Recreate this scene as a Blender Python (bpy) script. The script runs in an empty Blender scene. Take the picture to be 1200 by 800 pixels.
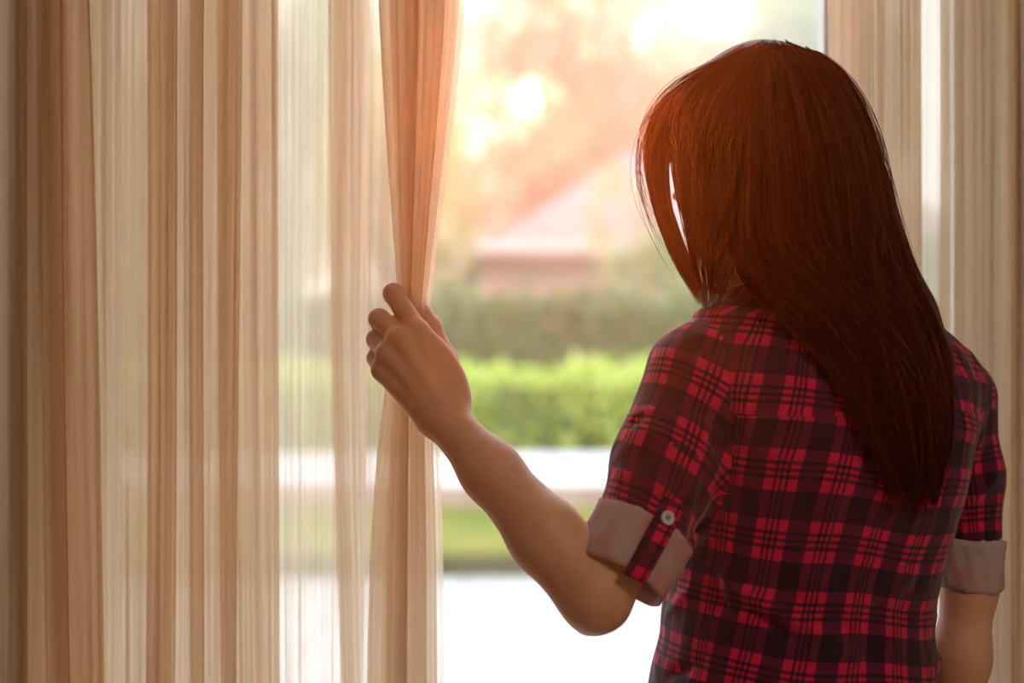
import bpy, math
import numpy as np
from mathutils import Vector, Matrix

sc = bpy.context.scene
COL = sc.collection
PI = math.pi
FPX = 1667.0                       # focal length in pixels of the 1200 px wide frame
CAMZ = 1.27
def P(px, py, d):
    """World point seen at a pixel, at its own real depth d."""
    return np.array([(px - 600.0) / FPX * d, d, CAMZ - (py - 400.0) / FPX * d])

# ------------------------------------------------------------------ camera
cam = bpy.data.cameras.new('camera')
cam.sensor_width = 36.0
cam.lens = 36.0 * FPX / 1200.0
cam.clip_start = 0.05
cam.clip_end = 500
cam.dof.use_dof = True
cam.dof.focus_distance = 1.40
cam.dof.aperture_fstop = 2.3
cam_o = bpy.data.objects.new('camera', cam)
cam_o.location = (0, 0, CAMZ)
cam_o.rotation_euler = (PI / 2, 0, 0)
COL.objects.link(cam_o)
sc.camera = cam_o

# ------------------------------------------------------------------ sky, sun, exposure
SUN = Vector((14, 1667, 290)).normalized()      # direction towards the low sun
w = bpy.data.worlds.new('sky')
sc.world = w
w.use_nodes = True
nt = w.node_tree
nt.nodes.clear()
def wn(t, **k):
    n = nt.nodes.new(t)
    for a, b in k.items(): setattr(n, a, b)
    return n
tc = wn('ShaderNodeTexCoord')
nrm = wn('ShaderNodeVectorMath', operation='NORMALIZE')
nt.links.new(tc.outputs['Generated'], nrm.inputs[0])
dt = wn('ShaderNodeVectorMath', operation='DOT_PRODUCT')
nt.links.new(nrm.outputs[0], dt.inputs[0]); dt.inputs[1].default_value = SUN
clampn = wn('ShaderNodeMath', operation='MAXIMUM'); clampn.inputs[1].default_value = 0.0
nt.links.new(dt.outputs['Value'], clampn.inputs[0])
sep = wn('ShaderNodeSeparateXYZ'); nt.links.new(nrm.outputs[0], sep.inputs[0])
ramp = wn('ShaderNodeValToRGB')
ramp.color_ramp.elements[0].position = 0.0; ramp.color_ramp.elements[0].color = (1.0, 0.93, 0.86, 1)
ramp.color_ramp.elements[1].position = 0.8; ramp.color_ramp.elements[1].color = (0.72, 0.82, 1.0, 1)
nt.links.new(sep.outputs[2], ramp.inputs[0])
acc = ramp.outputs[0]
SKY = 1.3
mul = wn('ShaderNodeMix', data_type='RGBA', blend_type='MULTIPLY'); mul.inputs[0].default_value = 1
nt.links.new(acc, mul.inputs[6]); mul.inputs[7].default_value = (SKY, SKY, SKY, 1)
acc = mul.outputs[2]
for power, colr in ((25, (0.30, 0.14, 0.05)), (400, (0.9, 0.42, 0.16)), (9000, (5, 3.8, 2.4))):
    pw = wn('ShaderNodeMath', operation='POWER'); pw.inputs[1].default_value = power
    nt.links.new(clampn.outputs[0], pw.inputs[0])
    cm = wn('ShaderNodeVectorMath', operation='SCALE'); cm.inputs[0].default_value = colr
    nt.links.new(pw.outputs[0], cm.inputs['Scale'])
    ad = wn('ShaderNodeVectorMath', operation='ADD')
    nt.links.new(acc, ad.inputs[0]); nt.links.new(cm.outputs[0], ad.inputs[1])
    acc = ad.outputs[0]
bg = wn('ShaderNodeBackground'); bg.inputs[1].default_value = 1.0
out = wn('ShaderNodeOutputWorld')
nt.links.new(acc, bg.inputs[0]); nt.links.new(bg.outputs[0], out.inputs[0])

sun = bpy.data.lights.new('sun', 'SUN')
sun.energy = 2.2
sun.color = (1.0, 0.58, 0.28)
sun.angle = math.radians(1.0)
sun_o = bpy.data.objects.new('sun', sun)
sun_o.rotation_euler = SUN.to_track_quat('Z', 'Y').to_euler()
sun_o.location = (0, 30, 6)
COL.objects.link(sun_o)

vs = sc.view_settings
vs.view_transform = 'Standard'
vs.look = 'None'
vs.gamma = 1.0
vs.use_curve_mapping = False
vs.exposure = 1.05
sc.cycles.use_denoising = True
sc.cycles.max_bounces = 14
sc.cycles.diffuse_bounces = 5
sc.cycles.transmission_bounces = 10
sc.cycles.transparent_max_bounces = 24
sc.cycles.volume_bounces = 0
sc.cycles.sample_clamp_indirect = 6.0

# ------------------------------------------------------------------ helpers
rng = np.random.default_rng(7)

def link_mesh(name, verts, faces, mat, parent=None, smooth=True, uv=None, loopuv=None):
    """verts (n,3) array; faces: (m,k) array or list of tuples."""
    me = bpy.data.meshes.new(name)
    verts = np.asarray(verts, dtype=np.float32)
    if isinstance(faces, np.ndarray):
        k = faces.shape[1]; m = len(faces)
        me.vertices.add(len(verts)); me.vertices.foreach_set('co', verts.ravel())
        me.loops.add(m * k); me.loops.foreach_set('vertex_index', faces.astype(np.int32).ravel())
        me.polygons.add(m)
        me.polygons.foreach_set('loop_start', np.arange(0, m * k, k, dtype=np.int32))
        me.polygons.foreach_set('loop_total', np.full(m, k, dtype=np.int32))
        me.update(calc_edges=True)
        lv = faces.ravel()
    else:
        me.from_pydata([tuple(map(float, v)) for v in verts], [], faces)
        lv = np.array([i for f in faces for i in f])
    if uv is not None or loopuv is not None:
        l = me.uv_layers.new(name='UVMap')
        data = loopuv if loopuv is not None else uv[lv]
        l.data.foreach_set('uv', np.asarray(data, dtype=np.float32).ravel())
    if smooth:
        me.polygons.foreach_set('use_smooth', np.ones(len(me.polygons), dtype=bool))
    me.validate()
    me.materials.append(mat)
    o = bpy.data.objects.new(name, me)
    COL.objects.link(o)
    if parent is not None: o.parent = parent
    return o

def tag(o, label=None, cat=None, group=None, kind=None):
    if label: o['label'] = label
    if cat: o['category'] = cat
    if group: o['group'] = group
    if kind: o['kind'] = kind
    return o

def empty(name, loc, label, cat, group=None):
    o = bpy.data.objects.new(name, None)
    o.location = loc
    o.empty_display_size = 0.1
    COL.objects.link(o)
    return tag(o, label, cat, group)

def attach(child, root):
    """parent with the child's vertices staying where they are in the world"""
    child.parent = root
    child.matrix_parent_inverse = Matrix.Translation(-Vector(root.location))
    return child

def box_vf(lo, hi):
    x0, y0, z0 = lo; x1, y1, z1 = hi
    v = [(x0,y0,z0),(x1,y0,z0),(x1,y1,z0),(x0,y1,z0),(x0,y0,z1),(x1,y0,z1),(x1,y1,z1),(x0,y1,z1)]
    f = [(0,3,2,1),(4,5,6,7),(0,1,5,4),(1,2,6,5),(2,3,7,6),(3,0,4,7)]
    return v, f

def boxes(name, specs, mat, parent=None, bevel=0.0):
    V, F = [], []
    for lo, hi in specs:
        v, f = box_vf(lo, hi)
        n = len(V); V += v; F += [tuple(i + n for i in q) for q in f]
    o = link_mesh(name, np.array(V), F, mat, None, smooth=False)
    if bevel:
        b = o.modifiers.new('bevel', 'BEVEL'); b.width = bevel; b.segments = 2
    if parent is not None: attach(o, parent)
    return o

# ------------------------------------------------------------------ materials
def new_mat(name):
    m = bpy.data.materials.new(name); m.use_nodes = True
    t = m.node_tree; t.nodes.clear()
    o = t.nodes.new('ShaderNodeOutputMaterial')
    return m, t, o

def principled(name, col, rough=0.6, noise=None, bump=0.0, bump_scale=200, spec=0.4, **kw):
    m, t, o = new_mat(name)
    p = t.nodes.new('ShaderNodeBsdfPrincipled')
    p.inputs['Base Color'].default_value = (*col, 1)
    p.inputs['Roughness'].default_value = rough
    p.inputs['Specular IOR Level'].default_value = spec
    for k, v in kw.items(): p.inputs[k].default_value = v
    if noise:
        scale, col2 = noise
        c = t.nodes.new('ShaderNodeTexCoord'); n = t.nodes.new('ShaderNodeTexNoise')
        n.inputs['Scale'].default_value = scale; n.inputs['Detail'].default_value = 4
        t.links.new(c.outputs['Object'], n.inputs['Vector'])
        r = t.nodes.new('ShaderNodeValToRGB')
        r.color_ramp.elements[0].position = 0.35; r.color_ramp.elements[0].color = (*col, 1)
        r.color_ramp.elements[1].position = 0.65; r.color_ramp.elements[1].color = (*col2, 1)
        t.links.new(n.outputs[0], r.inputs[0]); t.links.new(r.outputs[0], p.inputs['Base Color'])
    if bump:
        c = t.nodes.new('ShaderNodeTexCoord'); n = t.nodes.new('ShaderNodeTexNoise')
        n.inputs['Scale'].default_value = bump_scale; n.inputs['Detail'].default_value = 3
        t.links.new(c.outputs['Object'], n.inputs['Vector'])
        b = t.nodes.new('ShaderNodeBump'); b.inputs['Strength'].default_value = bump; b.inputs['Distance'].default_value = 0.002
        t.links.new(n.outputs[0], b.inputs['Height']); t.links.new(b.outputs[0], p.inputs['Normal'])
    t.links.new(p.outputs[0], o.inputs[0])
    return m

def leaf_mat(name, cols, trans=0.5):
    """translucent leaves, colour varied leaf by leaf"""
    m, t, o = new_mat(name)
    g = t.nodes.new('ShaderNodeNewGeometry')
    r = t.nodes.new('ShaderNodeValToRGB')
    el = r.color_ramp.elements
    for i, c in enumerate(cols):
        e = el[i] if i < 2 else el.new(0.5)
        e.position = i / (len(cols) - 1); e.color = (*c, 1)
    t.links.new(g.outputs['Random Per Island'], r.inputs[0])
    d = t.nodes.new('ShaderNodeBsdfDiffuse'); tr = t.nodes.new('ShaderNodeBsdfTranslucent')
    t.links.new(r.outputs[0], d.inputs[0]); t.links.new(r.outputs[0], tr.inputs[0])
    mx = t.nodes.new('ShaderNodeMixShader'); mx.inputs[0].default_value = trans
    t.links.new(d.outputs[0], mx.inputs[1]); t.links.new(tr.outputs[0], mx.inputs[2])
    gl = t.nodes.new('ShaderNodeBsdfGlossy'); gl.inputs['Roughness'].default_value = 0.35
    m2 = t.nodes.new('ShaderNodeMixShader'); m2.inputs[0].default_value = 0.06
    t.links.new(mx.outputs[0], m2.inputs[1]); t.links.new(gl.outputs[0], m2.inputs[2])
    t.links.new(m2.outputs[0], o.inputs[0])
    return m

def curtain_mat():
    """thin striped voile: fine vertical threads, part open weave, part translucent cloth"""
    m, t, o = new_mat('striped_voile')
    L = t.links.new
    uv = t.nodes.new('ShaderNodeUVMap'); uv.uv_map = 'UVMap'
    def stripes(sx, sy, detail=3, rough=0.6):
        mp = t.nodes.new('ShaderNodeMapping'); mp.inputs['Scale'].default_value = (sx, sy, 1)
        L(uv.outputs[0], mp.inputs[0])
        n = t.nodes.new('ShaderNodeTexNoise'); n.inputs['Scale'].default_value = 1.0
        n.inputs['Detail'].default_value = detail; n.inputs['Roughness'].default_value = rough
        L(mp.outputs[0], n.inputs['Vector']); return n.outputs[0]
    s1 = stripes(190, 0.9)
    s2 = stripes(55, 0.35, 2)
    s3 = stripes(900, 8, 1)
    def ramp(src, a, b, v0, v1):
        r = t.nodes.new('ShaderNodeMapRange'); r.inputs[1].default_value = a; r.inputs[2].default_value = b
        r.inputs[3].default_value = v0; r.inputs[4].default_value = v1
        L(src, r.inputs[0]); return r.outputs[0]
    dens = t.nodes.new('ShaderNodeMath'); dens.operation = 'ADD'
    L(ramp(s1, 0.35, 0.65, 0.0, 0.16), dens.inputs[0]); L(ramp(s2, 0.38, 0.62, 0.48, 0.62), dens.inputs[1])
    d2 = t.nodes.new('ShaderNodeMath'); d2.operation = 'ADD'; d2.use_clamp = True
    L(dens.outputs[0], d2.inputs[0]); L(ramp(s3, 0.3, 0.7, -0.05, 0.05), d2.inputs[1])
    d3 = t.nodes.new('ShaderNodeMath'); d3.operation = 'ADD'; d3.use_clamp = True
    L(d2.outputs[0], d3.inputs[0]); L(ramp(s1, 0.60, 0.66, 0.0, 0.3), d3.inputs[1]); d2 = d3
    cr = t.nodes.new('ShaderNodeValToRGB')
    e = cr.color_ramp.elements
    e[0].position = 0.30; e[0].color = (0.93, 0.85, 0.74, 1)
    e[1].position = 0.62; e[1].color = (0.66, 0.50, 0.38, 1)
    x = e.new(0.45); x.color = (0.84, 0.70, 0.54, 1)
    L(s1, cr.inputs[0])
    df = t.nodes.new('ShaderNodeBsdfDiffuse'); tl = t.nodes.new('ShaderNodeBsdfTranslucent')
    L(cr.outputs[0], df.inputs[0]); L(cr.outputs[0], tl.inputs[0])
    mx = t.nodes.new('ShaderNodeMixShader'); mx.inputs[0].default_value = 0.86
    L(df.outputs[0], mx.inputs[1]); L(tl.outputs[0], mx.inputs[2])
    tp = t.nodes.new('ShaderNodeBsdfTransparent'); tp.inputs[0].default_value = (1.0, 0.97, 0.93, 1)
    m2 = t.nodes.new('ShaderNodeMixShader')
    L(d2.outputs[0], m2.inputs[0]); L(tp.outputs[0], m2.inputs[1]); L(mx.outputs[0], m2.inputs[2])
    L(m2.outputs[0], o.inputs[0])
    return m

def plaid_mat(name='plaid_cotton', P_u=0.054, P_v=0.063):
    m, t, o = new_mat(name)
    L = t.links.new
    uv = t.nodes.new('ShaderNodeUVMap'); uv.uv_map = 'UVMap'
    sp = t.nodes.new('ShaderNodeSeparateXYZ'); L(uv.outputs[0], sp.inputs[0])
    def band(src, period):
        d = t.nodes.new('ShaderNodeMath'); d.operation = 'DIVIDE'; d.inputs[1].default_value = period; L(src, d.inputs[0])
        f = t.nodes.new('ShaderNodeMath'); f.operation = 'FRACT'; L(d.outputs[0], f.inputs[0])
        r = t.nodes.new('ShaderNodeValToRGB'); r.color_ramp.interpolation = 'CONSTANT'
        el = r.color_ramp.elements
        stops = [(0.0, 0.0), (0.41, 1), (0.575, 0.05), (0.63, 0.9), (0.68, 0.05), (0.73, 0.9), (0.785, 0.05), (0.835, 1)]
        for i, (p_, v_) in enumerate(stops):
            e = el[i] if i < 2 else el.new(p_)
            e.position = p_; e.color = (v_, v_, v_, 1)
        L(f.outputs[0], r.inputs[0]); return r.outputs[0]
    a = t.nodes.new('ShaderNodeMath'); a.operation = 'ADD'
    L(band(sp.outputs[0], P_u), a.inputs[0]); L(band(sp.outputs[1], P_v), a.inputs[1])
    h = t.nodes.new('ShaderNodeMath'); h.operation = 'MULTIPLY'; h.inputs[1].default_value = 0.5; L(a.outputs[0], h.inputs[0])
    r = t.nodes.new('ShaderNodeValToRGB')
    e = r.color_ramp.elements
    e[0].position = 0.0; e[0].color = (0.020, 0.006, 0.022, 1)
    e[1].position = 1.0; e[1].color = (0.78, 0.012, 0.075, 1)
    x = e.new(0.5); x.color = (0.13, 0.010, 0.045, 1)
    L(h.outputs[0], r.inputs[0])
    p = t.nodes.new('ShaderNodeBsdfPrincipled')
    L(r.outputs[0], p.inputs['Base Color'])
    p.inputs['Roughness'].default_value = 0.85
    p.inputs['Specular IOR Level'].default_value = 0.15
    p.inputs['Sheen Weight'].default_value = 0.25
    p.inputs['Sheen Roughness'].default_value = 0.5
    c = t.nodes.new('ShaderNodeTexCoord'); n = t.nodes.new('ShaderNodeTexNoise')
    n.inputs['Scale'].default_value = 45; n.inputs['Detail'].default_value = 5
    L(c.outputs['Object'], n.inputs['Vector'])
    b = t.nodes.new('ShaderNodeBump'); b.inputs['Strength'].default_value = 0.35; b.inputs['Distance'].default_value = 0.004
    n2 = t.nodes.new('ShaderNodeTexNoise'); n2.inputs['Scale'].default_value = 11; n2.inputs['Detail'].default_value = 2
    n2.inputs['Distortion'].default_value = 1.2
    L(c.outputs['Object'], n2.inputs['Vector'])
    b2 = t.nodes.new('ShaderNodeBump'); b2.inputs['Strength'].default_value = 0.6; b2.inputs['Distance'].default_value = 0.014
    L(n2.outputs[0], b2.inputs['Height'])
    L(n.outputs[0], b.inputs['Height']); L(b2.outputs[0], b.inputs['Normal']); L(b.outputs[0], p.inputs['Normal'])
    L(p.outputs[0], o.inputs[0])
    return m

M = {}
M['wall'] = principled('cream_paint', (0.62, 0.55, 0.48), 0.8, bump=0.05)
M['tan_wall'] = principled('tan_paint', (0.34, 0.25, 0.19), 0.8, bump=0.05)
M['ceiling'] = principled('white_ceiling_paint', (0.85, 0.82, 0.78), 0.9)
M['floor'] = principled('warm_floor_tile', (0.50, 0.38, 0.28), 0.4, noise=(3, (0.44, 0.33, 0.24)))
M['frame'] = principled('white_window_frame', (0.85, 0.85, 0.84), 0.4)
M['voile'] = curtain_mat()
M['plaid'] = plaid_mat()
M['cuff'] = principled('washed_cuff_cotton', (0.56, 0.40, 0.385), 0.9, noise=(26, (0.64, 0.30, 0.29)), bump=0.25, bump_scale=60)
cr_ = [n for n in M['cuff'].node_tree.nodes if n.type == 'VALTORGB'][0].color_ramp.elements
cr_[0].position = 0.46; cr_[1].position = 0.60
M['skin'] = principled('skin', (0.85, 0.46, 0.29), 0.5, noise=(60, (0.80, 0.41, 0.25)), bump=0.06, bump_scale=350, spec=0.35)
sk = M['skin'].node_tree.nodes['Principled BSDF']
sk.inputs['Subsurface Weight'].default_value = 0.15
sk.inputs['Subsurface Radius'].default_value = (1.0, 0.3, 0.15)
sk.inputs['Subsurface Scale'].default_value = 0.01
M['nail'] = principled('nail', (0.72, 0.42, 0.33), 0.25)
M['button'] = principled('shell_button', (0.78, 0.72, 0.62), 0.3)
M['thread'] = principled('button_thread', (0.20, 0.15, 0.13), 0.8)
M['denim'] = principled('dark_denim', (0.03, 0.045, 0.09), 0.9, bump=0.3)
M['shoe'] = principled('shoe_leather', (0.25, 0.17, 0.11), 0.5)
M['eyewhite'] = principled('eye', (0.75, 0.72, 0.68), 0.2)
M['iris'] = principled('iris', (0.05, 0.025, 0.012), 0.2)
def hair_mat():
    m, t, o = new_mat('dark_chestnut_hair')
    L = t.links.new
    g = t.nodes.new('ShaderNodeNewGeometry')
    r = t.nodes.new('ShaderNodeValToRGB'); e = r.color_ramp.elements
    e[0].color = (0.012, 0.0018, 0.0013, 1); e[1].color = (0.050, 0.008, 0.004, 1); e[1].position = 0.75
    hl_ = e.new(0.95); hl_.color = (0.20, 0.050, 0.022, 1)
    L(g.outputs['Random Per Island'], r.inputs[0])
    p = t.nodes.new('ShaderNodeBsdfPrincipled')
    L(r.outputs[0], p.inputs['Base Color'])
    p.inputs['Roughness'].default_value = 0.38
    p.inputs['Specular IOR Level'].default_value = 0.4
    p.inputs['Specular Tint'].default_value = (1.0, 0.38, 0.2, 1)
    tr = t.nodes.new('ShaderNodeBsdfTranslucent'); tr.inputs[0].default_value = (0.48, 0.09, 0.03, 1)
    mx = t.nodes.new('ShaderNodeMixShader'); mx.inputs[0].default_value = 0.25
    L(p.outputs[0], mx.inputs[1]); L(tr.outputs[0], mx.inputs[2]); L(mx.outputs[0], o.inputs[0])
    return m
M['hair'] = hair_mat()
M['tile'] = principled('pale_terrace_tile', (0.80, 0.77, 0.74), 0.7, noise=(4, (0.72, 0.69, 0.66)))
M['grout'] = principled('tile_grout', (0.52, 0.47, 0.43), 0.9)
M['lawn'] = principled('lawn', (0.16, 0.25, 0.05), 0.9, noise=(2, (0.22, 0.30, 0.07)))
M['slab'] = principled('white_ledge_stone', (0.84, 0.82, 0.79), 0.7, noise=(3, (0.76, 0.74, 0.70)))
M['slab_edge'] = principled('tan_ledge_edge', (0.46, 0.33, 0.24), 0.8, noise=(5, (0.36, 0.25, 0.18)))
M['moss'] = principled('mossy_ledge_wall', (0.50, 0.48, 0.14), 0.9, noise=(2.5, (0.34, 0.42, 0.12)))
M['plinth'] = principled('dark_plinth', (0.13, 0.13, 0.06), 0.9, noise=(6, (0.2, 0.17, 0.10)))
M['leaf_bright'] = leaf_mat('bright_lime_leaf', [(0.42, 0.60, 0.08), (0.66, 0.80, 0.14), (0.90, 0.92, 0.38)], 0.5)
M['leaf_dark'] = leaf_mat('deep_green_leaf', [(0.13, 0.28, 0.10), (0.22, 0.38, 0.14), (0.32, 0.46, 0.20)], 0.4)
M['leaf_pale'] = leaf_mat('pale_green_leaf', [(0.36, 0.52, 0.20), (0.52, 0.66, 0.30), (0.72, 0.80, 0.5)], 0.5)
M['leaf_gold'] = leaf_mat('golden_leaf', [(0.78, 0.58, 0.30), (0.85, 0.55, 0.32), (0.70, 0.66, 0.28)], 0.6)
M['leaf_lime'] = leaf_mat('yellow_green_leaf', [(0.46, 0.56, 0.20), (0.68, 0.70, 0.28), (0.80, 0.72, 0.40)], 0.6)
M['bark'] = principled('bark', (0.20, 0.14, 0.10), 0.9, noise=(8, (0.28, 0.21, 0.15)))
M['hedge_core'] = principled('hedge_twigs', (0.14, 0.20, 0.05), 0.95)
M['house_wall'] = principled('house_plaster', (0.60, 0.52, 0.40), 0.9, noise=(1, (0.55, 0.47, 0.36)))
M['roof'] = principled('faded_roof_tiles', (0.62, 0.40, 0.36), 0.8, noise=(3, (0.54, 0.34, 0.30)))
M['fascia'] = principled('white_fascia', (0.88, 0.84, 0.80), 0.5)
M['soffit'] = principled('brown_soffit', (0.30, 0.20, 0.12), 0.8)

def glass_mat():
    m, t, o = new_mat('window_glass')
    tp = t.nodes.new('ShaderNodeBsdfTransparent'); tp.inputs[0].default_value = (0.96, 0.98, 0.97, 1)
    gl = t.nodes.new('ShaderNodeBsdfGlossy'); gl.inputs['Roughness'].default_value = 0.0
    lw = t.nodes.new('ShaderNodeFresnel'); lw.inputs[0].default_value = 1.45
    mx = t.nodes.new('ShaderNodeMixShader')
    t.links.new(lw.outputs[0], mx.inputs[0]); t.links.new(tp.outputs[0], mx.inputs[1]); t.links.new(gl.outputs[0], mx.inputs[2])
    t.links.new(mx.outputs[0], o.inputs[0])
    return m
M['glass'] = glass_mat()

# ------------------------------------------------------------------ room shell
X0, X1, YB, YW, ZC = -1.9, 1.9, -2.6, 1.80, 2.6
OX0, OX1, OZ = -0.565, 0.625, 2.25               # the door opening in the window wall
YT = 0.16                                       # wall thickness
def struct(o): o['kind'] = 'structure'; return o
struct(boxes('floor', [((X0, YB, -0.1), (X1, YW + YT, 0.0))], M['floor']))
struct(boxes('ceiling', [((X0, YB, ZC), (X1, YW + YT, ZC + 0.1))], M['ceiling']))
struct(boxes('wall_left', [((X0 - 0.1, YB, 0), (X0, YW + YT, ZC))], M['wall']))
struct(boxes('wall_right', [((X1, YB, 0), (X1 + 0.1, YW + YT, ZC))], M['wall']))
struct(boxes('wall_back', [((X0, YB - 0.1, 0), (X1, YB, ZC))], M['wall']))
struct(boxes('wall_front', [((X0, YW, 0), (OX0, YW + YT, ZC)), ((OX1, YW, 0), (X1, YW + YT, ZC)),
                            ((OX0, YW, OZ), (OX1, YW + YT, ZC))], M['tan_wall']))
win = bpy.data.objects.new('door_1', None); COL.objects.link(win); win.location = (0, YW + 0.08, 0); struct(win)
fy0, fy1 = YW + 0.05, YW + 0.11
boxes('frame', [((OX0, fy0, 0.03), (OX0 + 0.04, fy1, OZ)), ((OX1 - 0.04, fy0, 0.03), (OX1, fy1, OZ)),
                ((OX0, fy0, OZ - 0.04), (OX1, fy1, OZ)), ((OX0, fy0, 0.0), (OX1, fy1, 0.03))], M['frame'], win, 0.003)
sx0, sx1 = 0.408, 0.452
boxes('stile', [((sx0, fy0 + 0.01, 0.03), (sx1, fy1 - 0.01, OZ - 0.04))], M['frame'], win, 0.003)
boxes('pane', [((sx1, fy0 + 0.027, 0.03), (OX1 - 0.04, fy0 + 0.031, OZ - 0.04))], M['glass'], win)
track = boxes('trim_1', [((-1.2, 1.52, ZC - 0.035), (1.3, 1.72, ZC))], M['frame'], None, 0.004); struct(track)

# unseen fill lamp added on the ceiling behind the viewer, brightening the woman's back
lamp = empty('fill_lamp', (1.0, -0.35, ZC), 'added fill lamp, round white disc on the unseen ceiling', 'lamp')
ang = np.linspace(0, 2 * PI, 33)[:-1]
def lathe(profile, n=32):
    a = np.linspace(0, 2 * PI, n, endpoint=False)
    V = np.array([[r * math.cos(t), r * math.sin(t), z] for r, z in profile for t in a])
    F = [(i * n + j, i * n + (j + 1) % n, (i + 1) * n + (j + 1) % n, (i + 1) * n + j) for i in range(len(profile) - 1) for j in range(n)]
    return V, F
V, F = lathe([(0.001, 0), (0.20, 0), (0.21, -0.02), (0.20, -0.03), (0.001, -0.03)])
link_mesh('base', V, F, M['frame'], lamp)
mL, tL, oL = new_mat('fill_lamp_glow')
em = tL.nodes.new('ShaderNodeEmission'); em.inputs[0].default_value = (1, 0.82, 0.62, 1); em.inputs[1].default_value = 17.0
tL.links.new(em.outputs[0], oL.inputs[0])
V, F = lathe([(0.19, -0.03), (0.18, -0.06), (0.13, -0.085), (0.06, -0.095), (0.001, -0.097)])
link_mesh('diffuser', V, F, mL, lamp)

# ------------------------------------------------------------------ garden
def arr_leaves(pts, size, jitter=0.35, seed=1, up=0.3):
    """one folded leaf (two triangles) per point, as one mesh"""
    r = np.random.default_rng(seed)
    n = len(pts)
    a = r.normal(size=(n, 3)); a[:, 2] += up * 0; a /= np.linalg.norm(a, axis=1)[:, None]
    b = r.normal(size=(n, 3)); b -= (b * a).sum(1)[:, None] * a; b /= np.linalg.norm(b, axis=1)[:, None]
    c = np.cross(a, b)
    s = size * (1 + jitter * r.uniform(-1, 1, n))[:, None]
    V = np.stack([pts - a * s, pts + b * s * 0.42 + c * s * 0.12, pts + a * s, pts - b * s * 0.42 + c * s * 0.12], 1).reshape(-1, 3)
    i = np.arange(n)[:, None] * 4
    F = np.concatenate([np.hstack([i, i + 1, i + 2]), np.hstack([i, i + 2, i + 3])], 0)
    return V, F

SUNV = np.array(SUN)
def clear_sun(pts, rad):
    """the low sun looks in through a break in the leaves"""
    o = np.array([0.02, 1.4, 1.30])
    q = pts - o
    t = q @ SUNV
    dist = np.linalg.norm(q - t[:, None] * SUNV, axis=1)
    return pts[dist > rad * np.random.default_rng(5).uniform(0.35, 1.5, len(pts))]

ter = boxes('terrace_floor', [((-6, YW + YT, -0.12), (6, 7.66, -0.012))], M['grout']); struct(ter)
tv, tf = box_vf((-0.295, -0.295, -0.03), (0.295, 0.295, 0.0))
tile_me = None
for iy in range(6):
    for ix in range(14):
        x = -4.2 + 0.6 * ix + 0.045; y = 4.38 + 0.6 * iy
        if tile_me is None:
            o = link_mesh('tile', np.array(tv), tf, M['tile'], None, smooth=False); tile_me = o.data
        else:
            o = bpy.data.objects.new('tile', tile_me); COL.objects.link(o)
        o.location = (x, y, 0.0 + rng.uniform(-0.0015, 0.0015))
        attach(o, ter)
lawn = boxes('garden_ground', [((-40, 7.66, -0.2), (40, 60, -0.015))], M['lawn']); struct(lawn)

led = empty('garden_ledge', (0, 8.7, 0), 'low broad white stone ledge with tan edge and mossy wall below', 'ledge')
boxes('top_slab', [((-5, 7.66, 0.40), (5, 9.85, 0.505))], M['slab'], led, 0.012)
boxes('edge_band', [((-5, 7.635, 0.385), (5, 7.66, 0.49))], M['slab_edge'], led)
boxes('front_wall', [((-5, 7.80, 0.10), (5, 9.7, 0.40))], M['moss'], led)
boxes('plinth', [((-5, 7.74, -0.02), (5, 9.7, 0.10))], M['plinth'], led)

def hedge(name, x0, x1, y0, y1, h, mat, n, size, label, seed):
    root = empty(name, ((x0 + x1) / 2, (y0 + y1) / 2, 0), label, 'hedge')
    r = np.random.default_rng(seed)
    # closed twiggy body with a bumpy surface
    nx, ny, nz = int((x1 - x0) / 0.25), 6, 6
    boxes('twigs', [((x0 + .05, y0 + .12, -0.02), (x1 - .05, y1 - .12, h - 0.14))], M['hedge_core'], root)
    def bump(x, k): return 0.055 * np.sin(x * 5.1 + k) + 0.04 * np.sin(x * 11.7 + 2 * k) + 0.03 * np.sin(x * 23 + k)
    q = int(n * 0.55)
    x = r.uniform(x0, x1, q); z = r.uniform(0.0, h, q)
    front = np.stack([x, y0 + bump(x, 1) + 0.05 * np.sin(z * 9 + x * 3) + r.uniform(0, 0.16, q), z], 1)
    q2 = n - q
    x = r.uniform(x0, x1, q2); y = r.uniform(y0, y1, q2)
    top = np.stack([x, y, h + bump(x, 4) * 0.8 + 0.03 * np.sin(y * 8) - r.uniform(0, 0.18, q2) + (r.random(q2) > .93) * r.uniform(0, .08, q2)], 1)
    V, F = arr_leaves(np.concatenate([front, top]), size, seed=seed + 1)
    lv = link_mesh('leaves', V, F, mat, None, smooth=False); lv['kind'] = 'stuff'
    attach(lv, root)
    return root
hedge('hedge', -4.6, 3.2, 10.2, 11.6, 1.08, M['leaf_bright'], 7500, 0.062, 'bright lime green clipped hedge just behind the white ledge', 11)
hedge('hedge', -6.5, 5.0, 13.6, 15.0, 1.72, M['leaf_dark'], 9000, 0.075, 'taller dark green hedge in front of the house', 21)

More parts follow.
